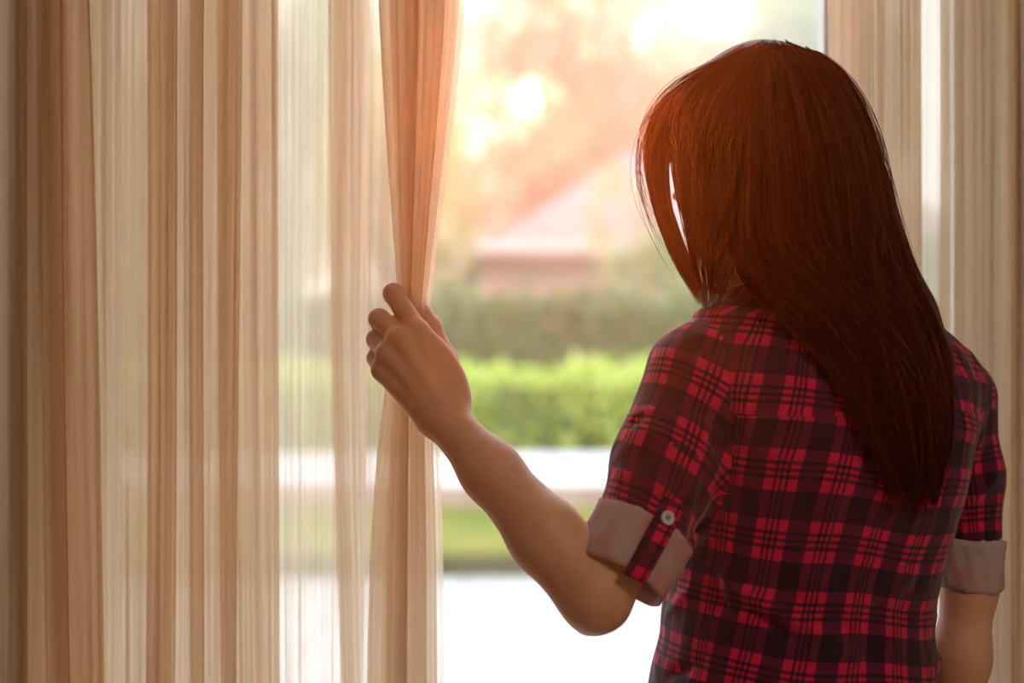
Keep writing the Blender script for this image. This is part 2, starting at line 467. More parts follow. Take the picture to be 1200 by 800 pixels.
# the house beyond the hedges
house = empty('house', (3.4, 23.0, 0), 'pale plastered garden house with a faded pink hipped roof', 'house')
HX0, HX1, HY0, HY1 = -0.42, 7.2, 21.0, 27.0
EZ = 2.62
boxes('wall', [((HX0, HY0, -0.05), (HX1, HY1, EZ - 0.05))], M['house_wall'], house)
ov = 0.28
ex0, ex1, ey0, ey1 = HX0 - ov, HX1 + ov, HY0 - ov, HY1 + ov
boxes('soffit', [((ex0, ey0, EZ - 0.22), (ex1, ey1, EZ - 0.04))], M['soffit'], house)
boxes('fascia', [((ex0 - .03, ey0 - .03, EZ - 0.06), (ex1 + .03, ey0, EZ + 0.12)), ((ex0 - .03, ey0, EZ - 0.06), (ex0, ey1, EZ + 0.12)),
                 ((ex1, ey0, EZ - 0.06), (ex1 + .03, ey1, EZ + 0.12)), ((ex0 - .03, ey1, EZ - 0.06), (ex1 + .03, ey1 + .03, EZ + 0.12))], M['fascia'], house)
ym = (ey0 + ey1) / 2
rz = 4.45
rv = [(ex0 + .35, ey0, EZ + .06), (ex1, ey0, EZ + .06), (ex1, ey1, EZ + .06), (ex0 + .35, ey1, EZ + .06), (ex0 + 2.6, ym, rz), (ex1 - 2.6, ym, rz)]
ro = link_mesh('roof', np.array(rv), [(0, 1, 5, 4), (1, 2, 5), (2, 3, 4, 5), (3, 0, 4), (0, 3, 2, 1)], M['roof'], None, smooth=False); attach(ro, house)
boxes('porch_slab', [((ex0 - 0.02, ey0 + .01, EZ - 0.05), (ex0 + 0.9, ey0 + 1.3, EZ + 0.16))], M['fascia'], house, 0.02)

def tree(x, y, zc, rx, rzv, mat, n, size, trunk_r, label, seed, cat='tree', gap=0.0, blobs=9):
    root = empty('tree' if cat == 'tree' else 'shrub', (x, y, 0), label, cat)
    r = np.random.default_rng(seed)
    cen = np.stack([r.uniform(-.62, .62, blobs) * rx, r.uniform(-.6, .6, blobs) * rx, r.uniform(-.65, .65, blobs) * rzv], 1) + [x, y, zc]
    rad = r.uniform(0.38, 0.6, blobs)
    # trunk and limbs as tapering tubes
    V, F = [], []
    def tube(a, b, ra, rb, n=7):
        a = np.array(a, float); b = np.array(b, float)
        d = (b - a) / np.linalg.norm(b - a); u = np.cross(d, [0.3, 1, 0.1]); u /= np.linalg.norm(u); v = np.cross(d, u)
        k = len(V)
        for p_, rr in ((a, ra), (b, rb)):
            for j in range(n):
                t = 2 * PI * j / n; V.append(p_ + rr * (math.cos(t) * u + math.sin(t) * v))
        for j in range(n): F.append((k + j, k + (j + 1) % n, k + n + (j + 1) % n, k + n + j))
    fork = np.array([x + r.uniform(-.1, .1), y, max(0.25, zc - rzv * 0.55)])
    tube((x, y, -0.05), fork, trunk_r, trunk_r * .72)
    for c_ in cen[: min(6, blobs)]: tube(fork, c_, trunk_r * .5, trunk_r * .12, 5)
    tr = link_mesh('trunk', np.array(V), F, M['bark'], None); attach(tr, root)
    k = r.integers(0, blobs, n)
    d = r.normal(size=(n, 3)); d /= np.linalg.norm(d, axis=1)[:, None]
    rr = r.uniform(0.25, 1.0, n) ** 0.45
    pts = cen[k] + d * (rr * rad[k])[:, None] * [rx, rx, rzv]
    pts = pts[pts[:, 2] > 0.05]
    if gap: pts = clear_sun(pts, gap)
    V, F = arr_leaves(pts, size, seed=seed + 5)
    cr = link_mesh('crown', V, F, mat, None, smooth=False); cr['kind'] = 'stuff'; attach(cr, root)
    return root

GAP = 0.38
tree(-1.5, 18.5, 2.9, 1.05, 2.1, M['leaf_lime'], 2600, 0.10, 0.10, 'yellow green tree beside the house corner, next to the curtain edge', 31, gap=GAP)
tree(0.9, 30.0, 6.2, 2.6, 3.2, M['leaf_gold'], 5200, 0.17, 0.2, 'golden leaved tall tree behind the house ridge', 32, gap=GAP)
tree(-2.6, 36.0, 6.2, 2.9, 3.8, M['leaf_lime'], 4600, 0.16, 0.2, 'yellow green tall tree left of the house, half behind the gathered curtain', 33, gap=GAP)
tree(4.1, 36.5, 6.6, 2.2, 2.8, M['leaf_gold'], 4400, 0.16, 0.2, 'peach leaved tree above the middle of the roof', 34)
tree(8.4, 43.2, 8.8, 3.6, 3.6, M['leaf_pale'], 10000, 0.20, 0.22, 'pale grey green tree rising beside the bowed head', 35)
tree(-6.0, 22.0, 3.6, 2.4, 3.0, M['leaf_pale'], 3000, 0.14, 0.2, 'pale green tree showing through the sheer curtain panel', 36)
tree(1.75, 17.4, 1.75, 0.85, 1.5, M['leaf_pale'], 1900, 0.085, 0.06, 'pale green leafy shrub in front of the house, next to the hair', 37, cat='shrub', blobs=8)
tree(6.7, 18.6, 3.0, 1.5, 2.6, M['leaf_dark'], 2400, 0.14, 0.2, 'dark green tree behind the far curtain', 38)
tree(-3.2, 18.0, 1.5, 1.1, 1.6, M['leaf_dark'], 2000, 0.09, 0.07, 'dark green shrub behind the sheer curtain panel', 39, cat='shrub', blobs=8)

tree(-0.86, 19.9, 1.5, 0.46, 1.4, M['leaf_dark'], 900, 0.085, 0.05, 'brownish green bush standing at the house corner beside the white eave', 41, cat='shrub', blobs=7)
tree(-4.3, 27.0, 5.2, 1.7, 3.3, M['leaf_pale'], 3200, 0.15, 0.16, 'pale tall tree seen only through the thinnest strip of sheer curtain', 42)

# ------------------------------------------------------------------ curtains
def curtain(name, ways, d0, label, z0=0.012, z1=ZC - 0.03, layer=0.009, seed=3, hand=None, nseg=12):
    """One sheet folded back and forth. ways: (px at y=0, px at y=370, px at y=800) of each turn of the fold,
    optionally a 4th value: how much of the pull of the hand it feels."""
    r = np.random.default_rng(seed)
    nz = 90
    zz = np.linspace(z0, z1, nz)
    rows, us = [], None
    ph = r.uniform(0, 2 * PI, (len(ways), 2))
    for z in zz:
        py = 400 - (z - CAMZ) / d0 * FPX           # pixel-like height coordinate at the curtain plane
        pts = []
        for i, wv in enumerate(ways):
            a, b, c = wv[:3]; pull = wv[3] if len(wv) > 3 else 0.0
            if pull > 0:
                if py <= 375:
                    t = np.clip(py / 375.0, -0.8, 1); x = a + (b - a) * (t ** 1.25 if t > 0 else t)
                else:
                    t = np.clip((py - 375) / 425.0, 0, 2.0); x = b + (c - b) * (1 - math.exp(-3.0 * t)) / (1 - math.exp(-3.0))
            else:
                t = np.clip(py / 800.0, -0.7, 1.9)
                x = a + (c - a) * t + (b - 0.5375 * a - 0.4625 * c) * max(0, 1 - abs(py - 370) / 430.0)
            x += (1 - pull) * 2.2 * math.sin(z * 2.3 + ph[i, 0]) + (1 - 0.8 * pull) * 0.9 * math.sin(z * 6.1 + ph[i, 1])
            lay = layer * ((i % 3) - 1) * 1.0
            d = d0 + (wv[4] if len(wv) > 4 else lay)
            if pull > 0:
                g = math.exp(-((py - 380) / 260.0) ** 2)
                order = (i - (len(ways) - 7)) / 6.0
                dg = hand + (order - 0.5) * 0.020
                dtop = d0 + (order - 0.5) * 0.07
                d = dtop * (1 - g * pull) + dg * g * pull
            pts.append((x, d))
        pts = np.array(pts)
        xs, ds = [], []
        for i in range(len(pts) - 1):
            t = np.linspace(0, 1, nseg, endpoint=False)
            e = (1 - np.cos(PI * t)) / 2
            e = 0.25 * t + 0.75 * e
            xs.append(pts[i, 0] + (pts[i + 1, 0] - pts[i, 0]) * e)
            ds.append(pts[i, 1] + (pts[i + 1, 1] - pts[i, 1]) * t)
        xs = np.concatenate(xs + [pts[-1:, 0]]); ds = np.concatenate(ds + [pts[-1:, 1]])
        X = (xs - 600) / FPX * d0                       # the cloth hangs in a plane at depth d0
        X = X * (ds / d0) if hand else X
        rows.append(np.stack([X, ds, np.full_like(X, z)], 1))
        if us is None or abs(z - 1.9) < 0.016:
            seg = np.hypot(np.diff(X), np.diff(ds)); us = np.concatenate([[0], np.cumsum(seg)])
    V = np.array(rows)                                   # nz, n, 3
    # soft slow ripples across the cloth
    n = V.shape[1]
    V[:, :, 1] += 0.0025 * np.sin(us[None, :] * 70 + zz[:, None] * 1.5) * (0.3 if hand else 1)
    i = np.arange(nz - 1)[:, None] * n + np.arange(n - 1)[None, :]
    F = np.stack([i, i + 1, i + n + 1, i + n], -1).reshape(-1, 4)
    uv = np.stack([np.broadcast_to(us[None, :] + seed, (nz, n)), np.broadcast_to(zz[:, None], (nz, n))], -1).reshape(-1, 2)
    o = link_mesh(name, V.reshape(-1, 3), F, M['voile'], None, uv=uv)
    return tag(o, label, 'curtain', 'striped voile curtains')

left_ways = [(-330, -330, -330), (-120, -120, -120, 0, -.02), (-230, -230, -230, 0, -.02), (32, 32, 34, 0, -.03), (-70, -66, -60, 0, -.02), (72, 78, 84, 0, -.03), (20, 22, 26, 0, -.02), (103, 112, 122, 0, -.03),
             (56, 60, 66, 0, -.02), (207, 206, 204, 0, -.028), (174, 172, 170, 0, -.02), (241, 241, 240, 0, -.028), (222, 221, 222, 0, -.02), (283, 281, 280, 0, -.028), (254, 256, 258, 0, -.02),
             (327, 327, 330, 0, -.016), (36, 30, 24, 0, 0.006), (306, 307, 311, 0, 0.018), (298, 299, 302, 0, 0.026), (432, 428, 424, 0, 0.012), (384, 386, 398, 0, 0.02),
             (492, 481, 478, 1), (443, 468, 430, 1), (522, 492, 500, 1), (464, 471, 452, 1), (538, 497, 512, 1),
             (490, 479, 482, 1), (545, 502, 521, 1)]
curtain('curtain', left_ways, 1.56, 'striped beige voile curtain whose edge is gathered in the raised hand', hand=1.436, seed=3)
right_ways = [(968, 969, 970), (1022, 1022, 1024), (975, 976, 978), (1076, 1074, 1072), (1028, 1028, 1030), (1116, 1117, 1118), (1100, 1098, 1097),
              (1196, 1196, 1194), (1121, 1123, 1124), (1232, 1232, 1232), (1182, 1184, 1186), (1300, 1300, 1300), (1225, 1225, 1225), (1420, 1420, 1420), (1320, 1320, 1320), (1520, 1520, 1520)]
curtain('curtain', right_ways, 1.64, 'striped beige voile curtain hanging free on the far side of the woman', seed=9)

# ------------------------------------------------------------------ the woman
class Field:
    """signed distance grid; primitives are blended in over their own boxes"""
    def __init__(s, lo, hi, h, far=0.05):
        s.lo = np.array(lo, np.float32); s.h = h
        s.n = np.ceil((np.array(hi) - s.lo) / h).astype(int) + 1
        s.far = far
        s.D = np.full(tuple(s.n), far, np.float32)
        s.ax = [s.lo[i] + h * np.arange(s.n[i], dtype=np.float32) for i in range(3)]
    def window(s, lo, hi):
        a = np.clip(np.floor((np.array(lo) - s.lo) / s.h).astype(int), 0, s.n - 1)
        b = np.clip(np.ceil((np.array(hi) - s.lo) / s.h).astype(int) + 1, 1, s.n)
        b = np.maximum(b, a + 1)
        sl = tuple(slice(a[i], b[i]) for i in range(3))
        return sl, s.ax[0][sl[0]][:, None, None], s.ax[1][sl[1]][None, :, None], s.ax[2][sl[2]][None, None, :]
    def blend(s, sl, d, k):
        a = s.D[sl]
        d = d.astype(np.float32)
        if k <= 0: s.D[sl] = np.minimum(a, d); return
        h = np.maximum(k - np.abs(a - d), 0) / k
        s.D[sl] = np.minimum(a, d) - h * h * k * 0.25
    def carve(s, sl, d, k):
        a = -s.D[sl]; d = d.astype(np.float32)
        h = np.maximum(k - np.abs(a - d), 0) / k
        s.D[sl] = -(np.minimum(a, d) - h * h * k * 0.25)
    def cone(s, a, b, ra, rb, k=0.01, flat=None):
        """flat: (direction, factor) thins the cone along that direction"""
        a = np.array(a, float); b = np.array(b, float); m = max(ra, rb) + s.far
        sl, X, Y, Z = s.window(np.minimum(a, b) - m, np.maximum(a, b) + m)
        s.blend(sl, cone_d(X, Y, Z, a, b, ra, rb, flat), k)
    def ell(s, c, axes, rad, k=0.01, carve=False):
        c = np.array(c, float); axes = np.array(axes, float); rad = np.array(rad, float)
        m = np.max(rad) + s.far
        sl, X, Y, Z = s.window(c - m, c + m)
        x, y, z = X - c[0], Y - c[1], Z - c[2]
        q0 = q1 = 0
        for ax, r in zip(axes, rad):
            p = x * ax[0] + y * ax[1] + z * ax[2]
            q0 = q0 + (p / r) ** 2; q1 = q1 + (p / r ** 2) ** 2
        k0 = np.sqrt(q0); d = k0 * (k0 - 1) / np.maximum(np.sqrt(q1), 1e-6)
        (s.carve if carve else s.blend)(sl, d, k)
    def chain(s, pts, rads, kin=0.004, k=0.004):
        """a chain of cones blended by itself first, then into the field (keeps fingers apart)"""
        pts = np.array(pts, float); m = max(rads) + s.far
        sl, X, Y, Z = s.window(pts.min(0) - m, pts.max(0) + m)
        d = None
        for i in range(len(pts) - 1):
            e = cone_d(X, Y, Z, pts[i], pts[i + 1], rads[i], rads[i + 1], None)
            if d is None: d = e
            else:
                h = np.maximum(kin - np.abs(d - e), 0) / kin; d = np.minimum(d, e) - h * h * kin * 0.25
        s.blend(sl, d, k)
    def value(s, p):
        q = np.clip((p - s.lo) / s.h, 0, s.n - 1.001); i = q.astype(int); f = q - i
        D = s.D; r = 0
        for dx in (0, 1):
            for dy in (0, 1):
                for dz in (0, 1):
                    w_ = (f[:, 0] if dx else 1 - f[:, 0]) * (f[:, 1] if dy else 1 - f[:, 1]) * (f[:, 2] if dz else 1 - f[:, 2])
                    r = r + w_ * D[np.minimum(i[:, 0] + dx, s.n[0] - 1), np.minimum(i[:, 1] + dy, s.n[1] - 1), np.minimum(i[:, 2] + dz, s.n[2] - 1)]
        return r
    def mesh(s, smooth=2):
        D = s.D; ins = D < 0
        c = np.zeros(tuple(s.n - 1), np.uint8)
        for dx in (0, 1):
            for dy in (0, 1):
                for dz in (0, 1):
                    c += ins[dx:s.n[0] - 1 + dx, dy:s.n[1] - 1 + dy, dz:s.n[2] - 1 + dz]
        act = np.argwhere((c > 0) & (c < 8))
        idx = np.full(c.shape, -1, np.int32); idx[tuple(act.T)] = np.arange(len(act))
        corner = {}
        for dx in (0, 1):
            for dy in (0, 1):
                for dz in (0, 1):
                    corner[dx, dy, dz] = D[act[:, 0] + dx, act[:, 1] + dy, act[:, 2] + dz]
        acc_ = np.zeros((len(act), 3)); cnt = np.zeros(len(act))
        for ax in range(3):
            for u in (0, 1):
                for v in (0, 1):
                    a = [u, v]; a.insert(ax, 0); b = [u, v]; b.insert(ax, 1)
                    da, db = corner[tuple(a)], corner[tuple(b)]
                    x = (da < 0) != (db < 0)
                    t = np.where(x, da / np.where(x, da - db, 1), 0)
                    p = np.array([a] * len(act), float); p[:, ax] = t
                    acc_ += p * x[:, None]; cnt += x
        V = (act + acc_ / cnt[:, None]) * s.h + s.lo
        Q = []
        for ax in range(3):
            sa = [slice(None)] * 3; sb = [slice(None)] * 3
            sa[ax] = slice(0, -1); sb[ax] = slice(1, None)
            cr = ins[tuple(sa)] != ins[tuple(sb)]
            e = np.argwhere(cr)
            o1, o2 = [a for a in range(3) if a != ax]
            e = e[(e[:, o1] > 0) & (e[:, o2] > 0) & (e[:, o1] < s.n[o1] - 1) & (e[:, o2] < s.n[o2] - 1)]
            def cell(d1, d2):
                q = e.copy(); q[:, o1] += d1; q[:, o2] += d2
                return idx[tuple(q.T)]
            quad = np.stack([cell(-1, -1), cell(0, -1), cell(0, 0), cell(-1, 0)], 1)
            flip = ~ins[tuple(e.T)]
            if ax == 1: flip = ~flip
            quad[flip] = quad[flip][:, ::-1]
            Q.append(quad)
        Q = np.concatenate(Q)
        Q = Q[(Q >= 0).all(1)]
        E = np.concatenate([Q[:, [0, 1]], Q[:, [1, 2]], Q[:, [2, 3]], Q[:, [3, 0]]])
        i = np.concatenate([E[:, 0], E[:, 1]]); j = np.concatenate([E[:, 1], E[:, 0]])
        deg = np.maximum(np.bincount(i, minlength=len(V)), 1)
        def avg(V):
            return np.stack([np.bincount(i, weights=V[j, a], minlength=len(V)) for a in range(3)], 1) / deg[:, None]
        for _ in range(smooth):
            V = V + 0.5 * (avg(V) - V); V = V - 0.52 * (avg(V) - V)
        s.avg = avg
        return V, Q

def cone_d(X, Y, Z, a, b, ra, rb, flat):
    ab = b - a; L2 = float(ab @ ab) + 1e-12
    x, y, z = X - a[0], Y - a[1], Z - a[2]
    t = np.clip((x * ab[0] + y * ab[1] + z * ab[2]) / L2, 0, 1)
    x = x - t * ab[0]; y = y - t * ab[1]; z = z - t * ab[2]
    if flat is not None:
        f, k = flat; f = np.array(f, float)
        p = x * f[0] + y * f[1] + z * f[2]; e = (1 / k - 1) * p
        x = x + e * f[0]; y = y + e * f[1]; z = z + e * f[2]
        return (np.sqrt(x * x + y * y + z * z) - (ra + t * (rb - ra))) * (0.5 + 0.5 * k)
    return np.sqrt(x * x + y * y + z * z) - (ra + t * (rb - ra))

def unit(v): v = np.array(v, float); return v / np.linalg.norm(v)
def vnormals(V, Q):
    n = np.cross(V[Q[:, 2]] - V[Q[:, 0]], V[Q[:, 3]] - V[Q[:, 1]])
    N = np.zeros_like(V)
    for c in range(4):
        for a in range(3): N[:, a] += np.bincount(Q[:, c], weights=n[:, a], minlength=len(V))
    return N / np.maximum(np.linalg.norm(N, axis=1), 1e-12)[:, None]

person = empty('person', (0.29, 1.43, 0), 'woman in a red plaid shirt with long dark hair, holding the curtain open', 'person')

YAW = math.radians(20)
FW = np.array([-math.sin(YAW), math.cos(YAW), 0.0]); RT = np.array([math.cos(YAW), math.sin(YAW), 0.0]); UP = np.array([0, 0, 1.0])
SH_L, EL_L, WR_L = P(814, 442, 1.385), P(697, 694, 1.305), P(519, 488, 1.395)
SH_R, EL_R, WR_R = P(1118, 468, 1.50), P(1136, 690, 1.485), P(1112, 925, 1.47)
NECK0, NECK1 = P(928, 352, 1.445), P(905, 262, 1.435)
HC = P(897, 182, 1.425)                            # middle of the skull
hy, hp = math.radians(43), math.radians(20)
HF = np.array([-math.sin(hy) * math.cos(hp), math.cos(hy) * math.cos(hp), -math.sin(hp)])
HU = unit(UP - (UP @ HF) * HF); HS = np.cross(HF, HU)      # HS: her right

# ---- body: one continuous skin, fingers included
B = Field((-0.165, 1.22, 0.62), (0.57, 1.66, 1.60), 0.0021, far=0.03)
# trunk under the shirt
B.ell(P(962, 540, 1.43), (RT, FW, UP), (0.130, 0.075, 0.135), 0.03)
B.ell(P(935, 720, 1.43), (RT, FW, UP), (0.115, 0.080, 0.20), 0.03)
B.ell(P(930, 880, 1.43), (RT, FW, UP), (0.140, 0.090, 0.16), 0.03)
B.cone(NECK0 + FW * .01 - [0, 0, .048], SH_L + [0.01, 0, -.01], 0.030, 0.034, 0.03)
B.cone(NECK0 + FW * .01 - [0, 0, .048], SH_R + [-0.01, 0, -.01], 0.030, 0.034, 0.03)
B.cone(NECK0 + FW * .006, NECK1, 0.040, 0.047, 0.012)
# arms
B.cone(SH_L, P(766, 575, 1.335), 0.038, 0.034, 0.03)
B.cone(P(766, 575, 1.335), EL_L, 0.034, 0.0335, 0.02)
B.cone(EL_L, P(640, 628, 1.325), 0.0340, 0.0345, 0.012)
B.cone(P(640, 628, 1.325), P(575, 552, 1.36), 0.0340, 0.0258, 0.012)
B.cone(P(575, 552, 1.36), WR_L, 0.0262, 0.0205, 0.02)
B.cone(P(689, 731, 1.318), P(700, 712, 1.30), 0.0075, 0.018, 0.02)     # point of the elbow
B.cone(SH_R, EL_R, 0.034, 0.0260, 0.02)
B.cone(EL_R, P(1126, 770, 1.475), 0.0265, 0.0270, 0.015)
B.cone(P(1126, 770, 1.475), WR_R, 0.0270, 0.020, 0.02)
# raised hand. z(): pixel of the enlarged view of the hand
def hz_(x, y, d): return P(400 + x * 0.3, 300 + y * 0.3, d)
mcp = [hz_(296, 292, 1.405), hz_(226, 322, 1.397), hz_(182, 382, 1.399), hz_(160, 446, 1.406)]
wrc = [hz_(425, 580, 1.396), hz_(398, 590, 1.391), hz_(372, 606, 1.391), hz_(350, 628, 1.395)]
rm = [0.0115, 0.0115, 0.0108, 0.0100]
hand = [(wrc[i], mcp[i], 0.0150, rm[i]) for i in range(4)]
for a, b, ra, rb in hand: B.cone(a, b, ra, rb, 0.010)
B.cone(WR_L, hz_(388, 600, 1.396), 0.0200, 0.0185, 0.015)
B.ell(hz_(400, 470, 1.406), (unit(mcp[0] - wrc[0]), unit(np.cross(mcp[0] - wrc[0], [0, 1, 0])), [0, 1, 0]), (0.045, 0.020, 0.014), 0.012)
for i, r_ in enumerate((0.0108, 0.0112, 0.0104, 0.0095)):              # knuckles
    B.ell(mcp[i] + [0, -0.0046, 0], (RT, FW, UP), (r_, r_, r_), 0.007)
    B.cone(mcp[i] + [0, -.0075, 0], wrc[i] * .8 + mcp[i] * .2 + [0, -.0085, 0], 0.0046, 0.0040, 0.006)
fing = [
    ([mcp[0], hz_(203, 146, 1.424), hz_(232, 176, 1.449), hz_(280, 212, 1.459)], [0.0112, 0.0100, 0.0086, 0.0072]),
    ([mcp[1], hz_(148, 246, 1.425), hz_(190, 262, 1.452), hz_(250, 272, 1.460)], [0.0112, 0.0104, 0.0088, 0.0074]),
    ([mcp[2], hz_(137, 326, 1.430), hz_(176, 335, 1.454), hz_(236, 338, 1.461)], [0.0104, 0.0096, 0.0082, 0.0070]),
    ([mcp[3], hz_(133, 398, 1.434), hz_(168, 398, 1.452), hz_(216, 396, 1.458)], [0.0095, 0.0084, 0.0074, 0.0064]),
]
for pts, rads in fing: B.chain(pts, rads, 0.004, 0.0032)
th_pts = [hz_(432, 545, 1.402), hz_(408, 402, 1.425), hz_(352, 278, 1.446), hz_(319, 206, 1.456)]
B.chain(th_pts, [0.0150, 0.0112, 0.0098, 0.0074], 0.008, 0.009)
# hanging hand (below the picture)
hd = unit(WR_R - EL_R)
pal = WR_R + hd * 0.085
for i, o_ in enumerate((-0.026, -0.009, 0.009, 0.025)):
    k_ = WR_R + hd * (0.088 - 0.006 * abs(i - 1)) + FW * -o_
    B.cone(WR_R + FW * -o_ * 0.5, k_, 0.0145, 0.0108, 0.010)
    ln = (0.042, 0.046, 0.043, 0.034)[i]
    B.chain([k_, k_ + unit(hd + [-.25, 0, 0]) * ln, k_ + unit(hd + [-.25, 0, 0]) * ln + unit(hd + [-.7, 0, 0]) * ln * .62,
             k_ + unit(hd + [-.25, 0, 0]) * ln + unit(hd + [-.7, 0, 0]) * ln * .62 + unit(hd + [-1, 0, 0]) * ln * .45], [.0103, .0092, .0082, .0070], .004, .003)
B.chain([WR_R + hd * .02 + FW * .018, WR_R + hd * .055 + FW * .040 + RT * -.012, WR_R + hd * .082 + FW * .046 + RT * -.02, WR_R + hd * .105 + FW * .044 + RT * -.024], [.014, .0112, .0098, .0075], .008, .008)
# head
B.ell(HC, (HF, HS, HU), (0.094, 0.074, 0.098), 0.02)
B.ell(HC + HF * 0.040 - HU * 0.058, (HF, HS, HU), (0.054, 0.058, 0.078), 0.03)
B.ell(HC + HF * 0.066 - HU * 0.104, (HF, HS, HU), (0.026, 0.030, 0.024), 0.03)     # chin
B.cone(HC - HF * 0.01 - HU * 0.06, NECK1 * .6 + NECK0 * .4, 0.046, 0.046, 0.03)
B.cone(HC + HF * 0.093 - HU * 0.022, HC + HF * 0.110 - HU * 0.058, 0.0070, 0.0105, 0.012)   # nose
for s_ in (-1, 1):
    B.ell(HC + HF * 0.103 - HU * 0.061 + HS * 0.011 * s_, (HF, HS, HU), (0.008, 0.007, 0.006), 0.006)
    B.ell(HC + HF * 0.095 - HU * 0.024 + HS * 0.031 * s_, (HF, HS, HU), (0.010, 0.016, 0.010), 0.010, carve=True)
    B.ell(HC + HF * 0.084 - HU * 0.008 + HS * 0.030 * s_, (HF, HS, HU), (0.012, 0.020, 0.006), 0.010)
    B.ell(HC - HF * 0.004 - HU * 0.035 + HS * 0.072 * s_, (HF, HS, HU), (0.018, 0.008, 0.030), 0.006)   # ears
B.ell(HC + HF * 0.094 - HU * 0.084, (HF, HS, HU), (0.010, 0.022, 0.0055), 0.004)
B.ell(HC + HF * 0.092 - HU * 0.093, (HF, HS, HU), (0.010, 0.019, 0.0060), 0.004)
bv, bq = B.mesh(3)
body = link_mesh('body', bv, bq, M['skin']); attach(body, person)
def uvsphere(c, rad, axes=np.eye(3), nu=16, nv=10):
    V = []
    for i in range(nv + 1):
        t = PI * i / nv
        for j in range(nu):
            a = 2 * PI * j / nu
            l = np.array([math.sin(t) * math.cos(a) * rad[0], math.sin(t) * math.sin(a) * rad[1], math.cos(t) * rad[2]])
            V.append(np.array(c) + l @ np.array(axes))
    F = [(i * nu + j, (i + 1) * nu + j, (i + 1) * nu + (j + 1) % nu, i * nu + (j + 1) % nu) for i in range(nv) for j in range(nu)]
    return np.array(V), F
for s_ in (-1, 1):
    c = HC + HF * 0.078 - HU * 0.024 + HS * 0.031 * s_
    V, F = uvsphere(c, (0.0118,) * 3); e = link_mesh('eye', V, F, M['eyewhite']); attach(e, person)
    V, F = uvsphere(c + unit(HF - HU * .3) * 0.0072, (0.0056,) * 3); q = link_mesh('iris', V, F, M['iris'])
    q.parent = e
tn = unit(th_pts[3] - th_pts[2])
nc = th_pts[3] + np.array([0.0056, -0.0030, 0.0008]) - tn * 0.0005
na = unit(np.array([0.82, -0.55, 0.1]) - (np.array([0.82, -0.55, 0.1]) @ tn) * tn)
V, F = uvsphere(nc, (0.0072, 0.0050, 0.0018), (tn, np.cross(na, tn), na)); nl = link_mesh('nail', V, F, M['nail']); attach(nl, person)

# ---- shirt
S = Field((0.03, 1.22, 0.70), (0.56, 1.66, 1.37), 0.0036, far=0.06)
# trunk of the shirt as a stack of ellipses: z, centre x px, depth, half width, half depth
st = [(830, 926, 1.430, 0.152, 0.118), (800, 929, 1.430, 0.147, 0.114), (740, 934, 1.430, 0.140, 0.106), (700, 937, 1.430, 0.139, 0.104),
      (650, 946, 1.428, 0.144, 0.105), (600, 956, 1.428, 0.149, 0.108), (550, 965, 1.428, 0.152, 0.110), (500, 972, 1.428, 0.154, 0.108),
      (450, 974, 1.432, 0.152, 0.098), (410, 972, 1.436, 0.140, 0.080), (380, 968, 1.440, 0.115, 0.062)]
st_z = np.array([P(0, s_[0], s_[2])[2] for s_ in st]); st_x = np.array([P(s_[1], 400, s_[2])[0] for s_ in st])
st_d = np.array([s_[2] for s_ in st]); st_a = np.array([s_[3] for s_ in st]); st_b = np.array([s_[4] for s_ in st])
def stack(z):
    return [np.interp(z, st_z, q) for q in (st_x, st_d, st_a, st_b)]
sl, X, Y, Z = S.window(S.lo, S.ax[0][-1:].tolist() + S.ax[1][-1:].tolist() + S.ax[2][-1:].tolist())
cx, cd, ca, cb = [q[None, None, :] for q in stack(S.ax[2])]
u = (X - cx) * RT[0] + (Y - cd) * RT[1]; v = (X - cx) * FW[0] + (Y - cd) * FW[1]
e = 2.3
rr = ((np.abs(u) / ca) ** e + (np.abs(v) / cb) ** e) ** (1 / e)
d = (rr - 1) * np.minimum(ca, cb)
d = np.maximum(d, Z - st_z[-1]); d = np.maximum(d, 0.715 - Z)
S.D[:] = np.minimum(d, 0.06)
NK = P(926, 366, 1.442)
S.cone(NK, SH_L + [0.012, 0.0, 0.006], 0.046, 0.044, 0.045)
S.cone(NK, SH_R + [-0.012, 0.0, 0.006], 0.050, 0.044, 0.045)
S.cone(NK, P(914, 345, 1.443), 0.052, 0.056, 0.02)
Ssl0 = S.D.copy()
SA = [SH_L + [0.0, 0, 0.0], P(781, 540, 1.348), P(756, 613, 1.329)]          # near sleeve axis
SR = [SH_R, P(1129, 560, 1.497), P(1137, 628, 1.489)]
S2 = Field((0.03, 1.22, 0.70), (0.56, 1.66, 1.37), 0.0036, far=0.06)
S2.chain(SA, [0.0490, 0.0475, 0.0455], 0.02, 0.0)
SLL = S2.D.copy(); S2.D[:] = 0.06
S2.chain(SR, [0.0440, 0.0390, 0.0325], 0.02, 0.0)
SLR = S2.D.copy()
S.D = Ssl0
for q in (SLL, SLR): S.blend((slice(None),) * 3, q, 0.013)
sv, sq = S.mesh(3)
S2.D = SLL; dL = S2.value(sv); S2.D = SLR; dR = S2.value(sv); S2.D = Ssl0; dT = S2.value(sv)
